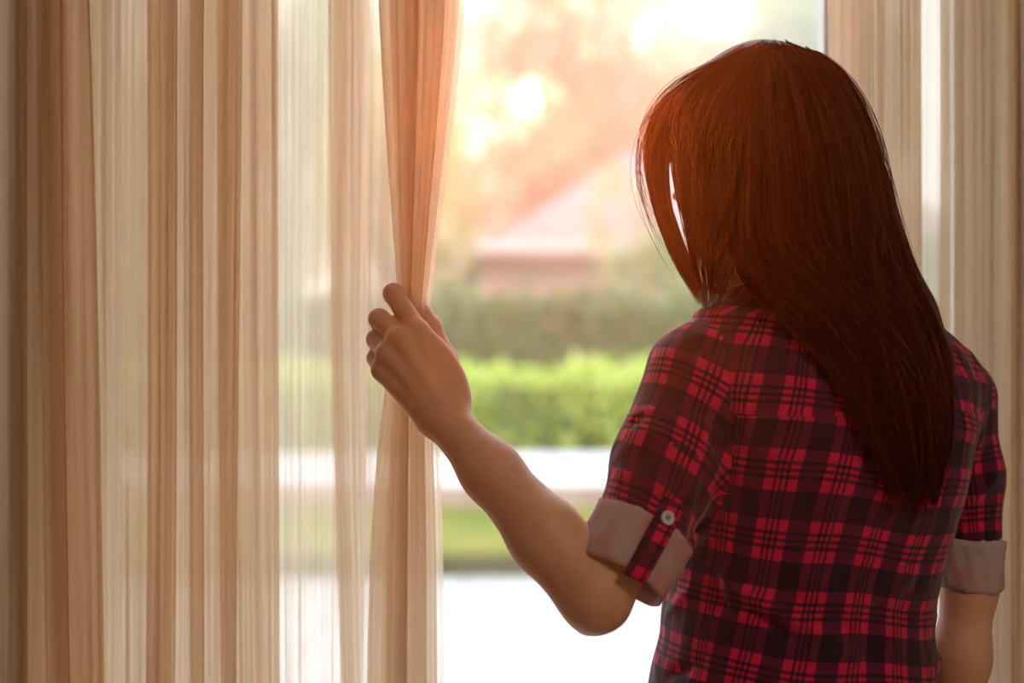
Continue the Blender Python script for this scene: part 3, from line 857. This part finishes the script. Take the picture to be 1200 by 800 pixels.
# folds: ridges and grooves along lines on the cloth
sn = vnormals(sv, sq)
def fold(a, b, amp, wd):
    global sv
    a = np.array(a); b = np.array(b); ab = b - a
    t = np.clip(((sv - a) @ ab) / (ab @ ab), 0, 1)
    dist = np.linalg.norm(sv - a - t[:, None] * ab, axis=1)
    amp = amp * 2.4
    prof = np.exp(-(dist / wd) ** 2) * np.sin(PI * np.clip(t * 0.9 + 0.1, 0, 1)) ** 0.5
    sv = sv + sn * (amp * prof)[:, None]
fl = [((742, 492, 1.33), (800, 498, 1.315), -.0035, .006), ((800, 496, 1.315), (850, 528, 1.32), -.0035, .006), ((745, 484, 1.33), (850, 515, 1.31), .0025, .009),
      ((728, 555, 1.31), (800, 580, 1.28), .0025, .009), ((835, 600, 1.30), (760, 575, 1.28), -.0025, .007), ((812, 640, 1.32), (868, 692, 1.325), .0050, .008),
      ((868, 692, 1.325), (948, 738, 1.32), .0050, .009), ((948, 738, 1.32), (1015, 775, 1.325), .0035, .010), ((806, 650, 1.32), (850, 720, 1.33), -.004, .007),
      ((872, 705, 1.32), (950, 752, 1.32), -.0035, .008), ((820, 640, 1.32), (835, 720, 1.33), .003, .006), ((1098, 640, 1.44), (1060, 700, 1.36), .004, .008),
      ((1098, 625, 1.44), (1050, 650, 1.36), -.004, .008), ((1090, 720, 1.44), (1040, 760, 1.36), .004, .008), ((1100, 770, 1.44), (1045, 800, 1.36), .004, .008),
      ((1150, 470, 1.46), (1135, 560, 1.455), .003, .007), ((1120, 480, 1.44), (1112, 600, 1.45), -.004, .008), ((1162, 560, 1.46), (1120, 600, 1.45), .003, .007),
      ((760, 770, 1.38), (800, 745, 1.35), .003, .007), ((770, 720, 1.40), (810, 690, 1.35), .003, .006), ((762, 790, 1.38), (830, 780, 1.34), -.003, .007),
      ((850, 410, 1.35), (868, 500, 1.335), .003, .006), ((868, 500, 1.335), (862, 580, 1.33), .003, .006), ((880, 520, 1.32), (950, 560, 1.31), .002, .012),
      ((985, 560, 1.31), (960, 640, 1.31), .0018, .008), ((840, 560, 1.30), (822, 640, 1.31), -.005, .010)]
for a, b, am, wd in fl: fold(P(*a), P(*b), am, wd)
sv = sv + sn * (0.0010 * np.sin(sv[:, 0] * 95 + sv[:, 2] * 40) * np.sin(sv[:, 2] * 60 - sv[:, 0] * 30))[:, None]
# sewn armhole seams: a narrow groove with a raised edge
SEAM = 0.010
for dq, off in ((dL, SEAM), (dR, 0.004)):
    e_ = dq - dT - off
    near_ = (np.minimum(dq, dT) < 0.03)
    sv = sv + sn * (near_ * (-0.0022 * np.exp(-(e_ / 0.0035) ** 2) + 0.0014 * np.exp(-((e_ - 0.009) / 0.004) ** 2)))[:, None]
# the yoke seam runs level: bring the mesh line onto it
yoke_z = P(0, 487, 1.33)[2]
sv[np.abs(sv[:, 2] - yoke_z) < 0.0020, 2] = yoke_z
# cloth coordinates in metres for the plaid: trunk by height and girth, sleeves along and round the arm
def seg_uv(p, pts, ref):
    best = None
    acc0 = 0.0
    for i in range(len(pts) - 1):
        a, b = pts[i], pts[i + 1]; ab = b - a; L = np.linalg.norm(ab); ax = ab / L
        t = (p - a) @ ax
        tc_ = np.clip(t, -0.2 if i == 0 else 0, L if i < len(pts) - 2 else L + .2)
        r_ = p - a - tc_[:, None] * ax
        dist = np.linalg.norm(r_, axis=1)
        rf = unit(ref - (ref @ ax) * ax); sd = np.cross(ax, rf)
        angl = np.arctan2(r_ @ sd, r_ @ rf)
        cand = np.stack([angl * 0.047, acc0 + tc_, dist], 1)
        best = cand if best is None else np.where((cand[:, 2] < best[:, 2])[:, None], cand, best)
        acc0 += L
    return best[:, :2]
fc = sv[sq].mean(1)
fT, fL, fR = dT[sq].mean(1), dL[sq].mean(1), dR[sq].mean(1)
isL = (fL < fT + SEAM) & (fL < fR); isR = (fR < fT + 0.004) & ~isL
lp = sv[sq].reshape(-1, 3)
cxq, cdq, caq, cbq = stack(lp[:, 2])
uu = (lp[:, 0] - cxq) * RT[0] + (lp[:, 1] - cdq) * RT[1]; vv = (lp[:, 0] - cxq) * FW[0] + (lp[:, 1] - cdq) * FW[1]
ux = np.clip(uu / caq, -1.2, 1.2)
girth = np.where(vv < 0, 0.145 * np.arctan2(uu, np.maximum(-vv, 0.001) * 1.35 ), 0.145 * (np.sign(uu) * PI - np.arctan2(uu, np.maximum(vv, .001) * 1.35)))
fin_u = np.where(vv < 0.0, girth, girth)
yoke_z = P(0, 487, 1.33)[2]
tz = lp[:, 2] + 0.13 * uu + 0.0022 * np.sin(uu * 42 + lp[:, 2] * 17)
uvT = np.stack([fin_u * 1.03 - 0.07 * (lp[:, 2] - 1.1) + 0.0022 * np.sin(lp[:, 2] * 31 + uu * 22) + 0.006 + np.repeat(fc[:, 2] > yoke_z, 4) * 0.003, tz + np.repeat(fc[:, 2] > yoke_z, 4) * -0.003], 1)
uvL = seg_uv(lp, SA, np.array([0.35, -1.0, 0.0])); uvL[:, 1] = -uvL[:, 1] - 0.16 * uvL[:, 0] + 0.03
uvR = seg_uv(lp, SR, np.array([0.0, -1.0, 0.0])); uvR[:, 1] = -uvR[:, 1]
mL_, mR_ = np.repeat(isL, 4), np.repeat(isR, 4)
luv = np.where(mL_[:, None], uvL, np.where(mR_[:, None], uvR, uvT)) + 3.0
shirt = link_mesh('shirt', sv, sq, M['plaid'], loopuv=luv); attach(shirt, person)
def sub(o):
    o.parent = shirt; return o

# turned-back cuffs
def cuff(c0, c1, ra, rb, seed, squash=1.0):
    """c0 upper edge, c1 lower edge; a rolled tube with a rounded lower rim"""
    r = np.random.default_rng(seed)
    ax = unit(c1 - c0); rf = unit(np.array([0, -1.0, 0]) - (np.array([0, -1.0, 0]) @ ax) * ax); sd = np.cross(ax, rf)
    L = np.linalg.norm(c1 - c0)
    prof = [(-0.012, -0.010), (-0.001, -0.004), (0.0, 0.001), (0.15 * L, 0.0), (0.3 * L, 0), (0.45 * L, 0), (0.6 * L, 0), (0.75 * L, 0), (0.9 * L, 0.0),
            (L - .001, -.0005), (L, -0.0022), (L - 0.001, -0.0045), (0.8 * L, -0.006), (0.5 * L, -0.007)]
    n = 72; V = []
    p1, p2, p3 = r.uniform(0, 2 * PI, 3)
    for s_, off in prof:
        t = np.clip(s_ / L, 0, 1)
        for j in range(n):
            a = 2 * PI * j / n
            wob = 0.0011 * math.sin(3 * a + p1 + 2 * t) + 0.0009 * math.sin(7 * a + p2 - 3 * t) + 0.0006 * math.sin(13 * a + p3 + 6 * t)
            edge = 0.0022 * math.sin(2 * a + p2) * (1 if s_ > 0.5 * L else .5)
            R_ = ra + (rb - ra) * t + off + wob
            V.append(c0 + ax * (s_ + edge) + R_ * (math.cos(a) * rf * squash + math.sin(a) * sd))
    F = [(i * n + j, i * n + (j + 1) % n, (i + 1) * n + (j + 1) % n, (i + 1) * n + j) for i in range(len(prof) - 1) for j in range(n)]
    o = link_mesh('cuff', np.array(V), F, M['cuff']); sub(o)
    o['label'] = 'turned back pale greyish pink cuff'
    return ax, rf, sd
ca0, ca1 = P(754, 617, 1.328), P(722, 677, 1.310)
cax, crf, csd = cuff(ca0, ca1, 0.0490, 0.0475, 5)
cuff(P(1137, 632, 1.489), P(1136, 691, 1.485), 0.0350, 0.0330, 6)
# buttoned tab over the near cuff
def strip(name, pts, nrm_, wdv, half, thick, mat, uvs=0.0):
    V = []; U = []
    acc0 = 0
    for i, p in enumerate(pts):
        if i: acc0 += np.linalg.norm(pts[i] - pts[i - 1])
        for s_, h in ((-1, 0), (-1, 1), (1, 1), (1, 0)):
            V.append(p + wdv[i] * half * s_ + nrm_[i] * thick * h); U.append((s_ * half + .02 + 3, acc0 + uvs))
    n = len(pts)
    F = [(i * 4 + j, i * 4 + (j + 1) % 4, (i + 1) * 4 + (j + 1) % 4, (i + 1) * 4 + j) for i in range(n - 1) for j in range(4)]
    F += [(0, 1, 2, 3), (n * 4 - 1, n * 4 - 2, n * 4 - 3, n * 4 - 4)]
    return link_mesh(name, np.array(V), F, mat, None, smooth=False, uv=np.array(U))
ta = math.radians(-8)
tdir = math.cos(ta) * crf + math.sin(ta) * csd; tside = -math.sin(ta) * crf + math.cos(ta) * csd
Lc = np.linalg.norm(ca1 - ca0)
tp = [ca0 + cax * s_ + tdir * r_ for s_, r_ in ((-0.022, 0.0480), (-0.010, 0.0500), (0.004, 0.0512), (0.35 * Lc, 0.0508), (0.7 * Lc, 0.0502), (Lc - .002, 0.0495), (Lc + .0025, 0.0475), (Lc + .001, 0.044))]
tab = strip('sleeve_tab', tp, [tdir] * 6 + [unit(tdir + cax), cax], [unit(tside + 0.12 * cax)] * 8, 0.0112, 0.0016, M['plaid'], 0.02); sub(tab)
bc = ca0 + cax * -0.004 + tdir * 0.0530
bax = np.array([tside, np.cross(tdir, tside), tdir])
prof = [(0.0001, 0.0012), (0.0040, 0.0012), (0.0047, 0.0024), (0.0060, 0.0026), (0.0066, 0.0014), (0.0062, 0.0), (0.0001, 0.0)]
V, F = lathe(prof, 28); btn = link_mesh('button', bc + V @ bax, F, M['button']); sub(btn)
for q in range(4):
    a = PI / 4 + q * PI / 2
    V, F = lathe([(0.0008, 0.0018), (0.00085, 0.0009), (0.0001, 0.0009)], 10)
    V2 = bc + (V + np.array([math.cos(a) * .0016, math.sin(a) * .0016, 0.0004])) @ bax
    if q == 0: VV, FF = V2, list(F)
    else:
        FF += [tuple(i + len(VV) for i in f) for f in F]; VV = np.concatenate([VV, V2])
hl = link_mesh('thread', VV, FF, M['thread']); sub(hl)
# collar: stand and fold round the neck
ncx = P(922, 350, 1.444); nax = unit(NECK1 - NECK0); nrf = unit(RT - (RT @ nax) * nax); nsd = np.cross(nax, nrf)
V = []; U = []; n = 64
prof = [(-0.012, 0.060), (0.006, 0.0585), (0.018, 0.0565), (0.026, 0.0560), (0.029, 0.0575), (0.027, 0.0610), (0.014, 0.0650), (-0.004, 0.0690), (-0.006, 0.0675), (-0.004, 0.066)]
for s_, r_ in prof:
    for j in range(n + 1):
        a = -PI / 2 - 2.6 + 5.2 * j / n
        V.append(ncx + nax * (s_ + 0.002 * math.sin(3 * a)) + r_ * (math.cos(a) * nrf * 1.0 + math.sin(a) * nsd)); U.append((a * .06 + 3, s_ + 3.02))
F = [(i * (n + 1) + j, i * (n + 1) + j + 1, (i + 1) * (n + 1) + j + 1, (i + 1) * (n + 1) + j) for i in range(len(prof) - 1) for j in range(n)]
col_ = link_mesh('collar', np.array(V), F, M['plaid'], uv=np.array(U)); sub(col_)

# ---- trousers and shoes (below the picture)
J = Field((0.02, 1.24, 0.0), (0.54, 1.66, 0.93), 0.009, far=0.06)
hipc = P(928, 400, 1.43) * [1, 1, 0]
J.ell(hipc + [0, 0, .83], (RT, FW, UP), (0.150, 0.105, 0.12), 0.03)
feet = []
for s_ in (-1, 1):
    h0 = hipc + RT * 0.075 * s_ + [0, 0, .80]; k0 = hipc + RT * 0.082 * s_ + FW * .01 + [0, 0, .47]; a0 = hipc + RT * 0.085 * s_ - FW * .01 + [0, 0, .09]
    J.cone(h0, k0, 0.082, 0.056, 0.03); J.cone(k0, a0, 0.055, 0.040, 0.03); feet.append(a0)
jv, jq = J.mesh(2); jeans = link_mesh('jeans', jv, jq, M['denim']); attach(jeans, person)
for a0 in feet:
    Q = Field(a0 - [.2, .2, .12], a0 + [.2, .25, .1], 0.006, far=0.04)
    g = a0 * [1, 1, 0]
    Q.cone(g + [0, 0, .09], g + [0, 0, .045] - FW * .01, 0.036, 0.036, 0.02)
    Q.cone(g + [0, 0, .036] - FW * .025, g + FW * .13 + [0, 0, .028], 0.034, 0.028, 0.02, flat=(UP, 0.9))
    Q.D = np.maximum(Q.D, 0.002 - Q.ax[2][None, None, :])
    V, F = Q.mesh(1); q = link_mesh('shoe', V, F, M['shoe']); attach(q, person)

# ---- hair: a solid fall with strands combed over it
H = Field((0.05, 1.16, 0.98), (0.60, 1.66, 1.62), 0.004, far=0.06)
HH = HC - HF * 0.005 + HU * 0.008
H.ell(HH, (HF, HS, HU), (0.104, 0.091, 0.115), 0.02)
def hchain(pts, k=0.05):
    for (a, ra), (b, rb) in zip(pts[:-1], pts[1:]): H.cone(P(*a), P(*b), ra, rb, k)
hchain([((985, 165, 1.435), .030), ((1000, 235, 1.43), .034), ((1026, 310, 1.43), .032), ((1062, 375, 1.415), .028), ((1085, 430, 1.39), .022), ((1090, 500, 1.365), .014), ((1085, 560, 1.35), .005)])
hchain([((930, 200, 1.37), .050), ((938, 290, 1.375), .050), ((970, 345, 1.375), .036), ((1012, 405, 1.355), .024), ((1040, 470, 1.345), .015), ((1066, 540, 1.335), .007)])
hchain([((960, 250, 1.385), .055), ((990, 320, 1.38), .050), ((1035, 390, 1.37), .034), ((1062, 460, 1.35), .022), ((1075, 540, 1.335), .008)])
hchain([((835, 120, 1.43), .020), ((826, 185, 1.43), .016), ((838, 250, 1.43), .012)], .02)
hchain([((885, 76, 1.415), .020), ((825, 100, 1.43), .018), ((792, 138, 1.45), .014)], .02)
H.D += 0.008
hv, hq = H.mesh(2)
H.D -= 0.008
# strands ride on the near surface of the hair and the shirt
gx = np.arange(730, 1200, 3.0); gy = np.arange(24, 640, 3.0)
GX, GY = np.meshgrid(gx, gy, indexing='ij')
near = np.full(GX.shape, 9.0)
for dd in np.arange(1.62, 1.18, -0.003):
    p = np.stack([(GX - 600) / FPX * dd, np.full_like(GX, dd), CAMZ - (GY - 400) / FPX * dd], -1).reshape(-1, 3)
    i = np.round((p - H.lo) / H.h).astype(int); ok = ((i >= 0) & (i < H.n)).all(1); i[~ok] = 0
    hit = (H.D[i[:, 0], i[:, 1], i[:, 2]] < 0) & ok
    i = np.round((p - S.lo) / S.h).astype(int); ok = ((i >= 0) & (i < S.n)).all(1); i[~ok] = 0
    hit2 = (S.D[i[:, 0], i[:, 1], i[:, 2]] < 0.004) & ok
    i = np.round((p - B.lo) / B.h).astype(int); ok = ((i >= 0) & (i < B.n)).all(1); i[~ok] = 0
    hit3 = (B.D[i[:, 0], i[:, 1], i[:, 2]] < 0.005) & ok & (p[:, 0] > 0.13)
    near[(hit | hit2 | hit3).reshape(near.shape)] = dd
# spread the depth a little past the outline, then soften it
for _ in range(14):
    m = near > 5
    pad = np.pad(near, 1, mode='edge')
    nb = np.min([pad[:-2, 1:-1], pad[2:, 1:-1], pad[1:-1, :-2], pad[1:-1, 2:]], 0)
    near = np.where(m & (nb < 5), nb + 0.006, near)
near = np.minimum(near, 1.46)
near0 = near.copy()
for _ in range(16):
    pad = np.pad(near, 1, mode='edge'); near = (pad[:-2, 1:-1] + pad[2:, 1:-1] + pad[1:-1, :-2] + pad[1:-1, 2:] + 2 * near) / 6
near = np.minimum(near - 0.004, near0 + 0.004)
for _ in range(2):
    pad = np.pad(near, 1, mode='edge'); near = (pad[:-2, 1:-1] + pad[2:, 1:-1] + pad[1:-1, :-2] + pad[1:-1, 2:] + 2 * near) / 6
def depth_at(px, py):
    i = np.clip(((px - gx[0]) / 3).astype(int), 0, len(gx) - 2); j = np.clip(((py - gy[0]) / 3).astype(int), 0, len(gy) - 2)
    fx = np.clip((px - gx[i]) / 3, 0, 1); fy = np.clip((py - gy[j]) / 3, 0, 1)
    return (near[i, j] * (1 - fx) + near[i + 1, j] * fx) * (1 - fy) + (near[i, j + 1] * (1 - fx) + near[i + 1, j + 1] * fx) * fy
def resample(c, n):
    c = np.array(c, float); s_ = np.concatenate([[0], np.cumsum(np.hypot(np.diff(c[:, 0]), np.diff(c[:, 1])))]); s_ /= s_[-1]
    # smooth through the points
    t = np.linspace(0, 1, n)
    o = np.stack([np.interp(t, s_, c[:, k]) for k in range(c.shape[1])], 1)
    for _ in range(3): o[1:-1] = (o[:-2] + 2 * o[1:-1] + o[2:]) / 4
    return o
SV, SF = [], []
sbase = 0
hr = np.random.default_rng(77)
def strands(Lc_, Rc_, n, npts=26, radius=0.00065, lift=(-0.008, 0.0), clump=0, depth=None, cut=(0.9, 1.0), wander=2.0, start=(0.0, 0.0), spread=0.0, edge=0.0):
    global sbase
    Lc_, Rc_ = resample(Lc_, npts), resample(Rc_, npts)
    s_ = hr.uniform(-edge, 1 + edge, n)
    if clump:
        cen = np.linspace(0, 1, clump) + hr.normal(0, .25 / clump, clump)
        k = hr.integers(0, clump, n); tgt = cen[k] + hr.normal(0, 0.16 / clump, n)
    t = np.linspace(0, 1, npts)
    tmax = hr.uniform(cut[0], cut[1], n); tmin = hr.uniform(start[0], start[1] + 1e-6, n)
    tt = tmin[:, None] + (tmax - tmin)[:, None] * t[None, :]
    ss = np.repeat(s_[:, None], npts, 1)
    if clump: ss = ss + (tgt - s_)[:, None] * np.clip((tt - 0.35) / 0.5, 0, 1) ** 1.2
    fi = tt * (npts - 1); i0 = np.clip(fi.astype(int), 0, npts - 2); fr = (fi - i0)[..., None]
    L_ = Lc_[i0] * (1 - fr) + Lc_[i0 + 1] * fr; R_ = Rc_[i0] * (1 - fr) + Rc_[i0 + 1] * fr
    q = L_ * (1 - ss[..., None]) + R_ * ss[..., None]
    a1, a2, p1, p2 = hr.normal(0, wander, (4, n))
    px = q[..., 0] + (a1[:, None] * np.sin(tt * 5 + p1[:, None]) + a2[:, None] * 0.5 * np.sin(tt * 11 + p2[:, None])) * np.clip(tt * 2, 0, 1)
    py = q[..., 1] + hr.normal(0, spread, n)[:, None]
    if depth is None: dd = depth_at(px, py)
    else: dd = q[..., 2]
    dd = dd + hr.uniform(lift[0], lift[1], n)[:, None]
    pts = np.stack([(px - 600) / FPX * dd, dd, CAMZ - (py - 400) / FPX * dd], -1)
    tan = np.gradient(pts, axis=1); tan /= np.linalg.norm(tan, axis=2)[..., None] + 1e-9
    up = np.array([0.13, 1.0, 0.21]); up /= np.linalg.norm(up)
    b1 = np.cross(tan, up); b1 /= np.linalg.norm(b1, axis=2)[..., None] + 1e-9; b2 = np.cross(tan, b1)
    rad = radius * hr.uniform(.6, 1.3, n)[:, None] * (1 - 0.75 * np.clip((t[None, :] - 0.75) / 0.25, 0, 1) ** 2)
    ring = np.stack([pts + rad[..., None] * (math.cos(a) * b1 + math.sin(a) * b2) for a in (0, 2 * PI / 3, 4 * PI / 3)], 2)   # n,npts,3,3
    SV.append(ring.reshape(-1, 3))
    base = sbase + (np.arange(n)[:, None, None] * npts + np.arange(npts - 1)[None, :, None]) * 3
    j = np.arange(3)[None, None, :]; j2 = (j + 1) % 3
    SF.append(np.stack([base + j, base + j2, base + 3 + j2, base + 3 + j], -1).reshape(-1, 4))
    sbase += n * npts * 3
A_R = [(930, 60), (960, 66), (988, 88), (1011, 135), (1027, 190), (1041, 250), (1060, 302), (1084, 350), (1106, 392), (1117, 435), (1115, 485), (1109, 535), (1098, 582)]
A_L = [(886, 55), (870, 92), (862, 140), (860, 190), (857, 240), (850, 285), (858, 318), (888, 347), (930, 382), (972, 430), (1000, 476), (1022, 516), (1040, 552), (1054, 582)]
strands(A_L, A_R, 3600, npts=30, cut=(0.80, 1.0), clump=34, spread=4, start=(0, .04), edge=.02)
strands([(880, 52), (905, 120), (925, 250), (960, 340), (1010, 420), (1050, 500), (1080, 575)], A_R, 1200, npts=26, cut=(0.8, 1.02), clump=20, spread=5, start=(0, .3))
B_L = [(872, 60), (828, 84), (787, 112), (777, 150), (788, 203), (799, 255), (810, 302), (824, 354)]
B_R = [(915, 54), (888, 95), (874, 150), (872, 220), (868, 285), (846, 348)]
strands(B_L, B_R, 1300, npts=22, clump=10, cut=(0.72, 1.04), spread=3, start=(0, .05))
C_L = [(872, 56, 1.41), (822, 80, 1.44), (780, 112, 1.47), (758, 142, 1.485), (755, 185, 1.49), (764, 240, 1.475), (786, 296, 1.455), (818, 352, 1.43)]
C_R = [(876, 62, 1.40), (832, 90, 1.42), (798, 122, 1.45), (787, 160, 1.47), (780, 205, 1.478), (785, 248, 1.47), (801, 292, 1.455), (828, 354, 1.43)]
strands(C_L, C_R, 620, npts=24, depth=1, lift=(-0.012, 0.010), clump=6, cut=(0.82, 1.02), edge=.05)
strands([(885, 56), (860, 66), (815, 96), (790, 130), (790, 180), (800, 240), (815, 310)], [(908, 52), (880, 74), (855, 120), (845, 180), (845, 250), (842, 320)], 500, npts=22, clump=6, cut=(.85, 1), lift=(-.012, 0))
# stray hairs
strands([(900, 58), (960, 52), (1000, 90), (1024, 140), (1040, 200), (1052, 260), (1075, 320), (1100, 370), (1128, 420)], [(905, 64), (955, 62), (988, 90), (1011, 135), (1027, 190), (1041, 250), (1060, 302), (1084, 350), (1106, 392)], 60, npts=24, radius=.0003, wander=5, cut=(.5, 1))
strands([(890, 62), (830, 70), (775, 98), (742, 150), (740, 220), (770, 290), (805, 352)], [(900, 66), (845, 84), (790, 118), (765, 160), (765, 220), (790, 290), (830, 352)], 45, npts=20, radius=.0003, wander=4, cut=(.5, 1))
strands([(935, 362), (985, 448), (1026, 535), (1052, 606)], [(965, 372), (1018, 450), (1066, 540), (1092, 606)], 220, npts=16, radius=.0005, wander=7, cut=(.72, 1), lift=(-.010, -.002), clump=16)
strands([(1000, 470), (1030, 530), (1050, 600)], [(1110, 450), (1112, 520), (1104, 590)], 140, npts=12, radius=.0004, wander=6, cut=(.7, 1), lift=(-.008, 0))
hvn = np.concatenate([hv] + SV); off = len(hv)
hqn = np.concatenate([hq] + [f + off for f in SF])
hair = link_mesh('hair', hvn, hqn, M['hair']); attach(hair, person)

# ------------------------------------------------------------------ thin warm haze volume, added to imitate the orange lens flare
mh, th, oh = new_mat('haze')
vsn = th.nodes.new('ShaderNodeVolumeScatter')
vsn.inputs['Color'].default_value = (1, 0.23, 0.06, 1)
vsn.inputs['Density'].default_value = 0.034
vsn.inputs['Anisotropy'].default_value = 0.90
th.links.new(vsn.outputs[0], oh.inputs['Volume'])
hz = boxes('haze', [((-1.85, -0.6, 0.02), (1.85, YW - 0.01, 2.5))], mh)
tag(hz, 'thin warm haze volume added for an orange flare glow between window and viewer', 'haze', kind='stuff')

# ------------------------------------------------------------------ pale mist volume added to wash out the garden
mm, tm, om = new_mat('mist')
vm = tm.nodes.new('ShaderNodeVolumeScatter')
vm.inputs['Color'].default_value = (1.0, 0.97, 0.94, 1)
vm.inputs['Density'].default_value = 0.020
vm.inputs['Anisotropy'].default_value = 0.3
tm.links.new(vm.outputs[0], om.inputs['Volume'])
mist = boxes('added_mist', [((-14, 8.0, 0.02), (14, 47.0, 13.0))], mm)
tag(mist, 'added mist volume paling the hedges, house and trees of the garden', 'mist', kind='stuff')
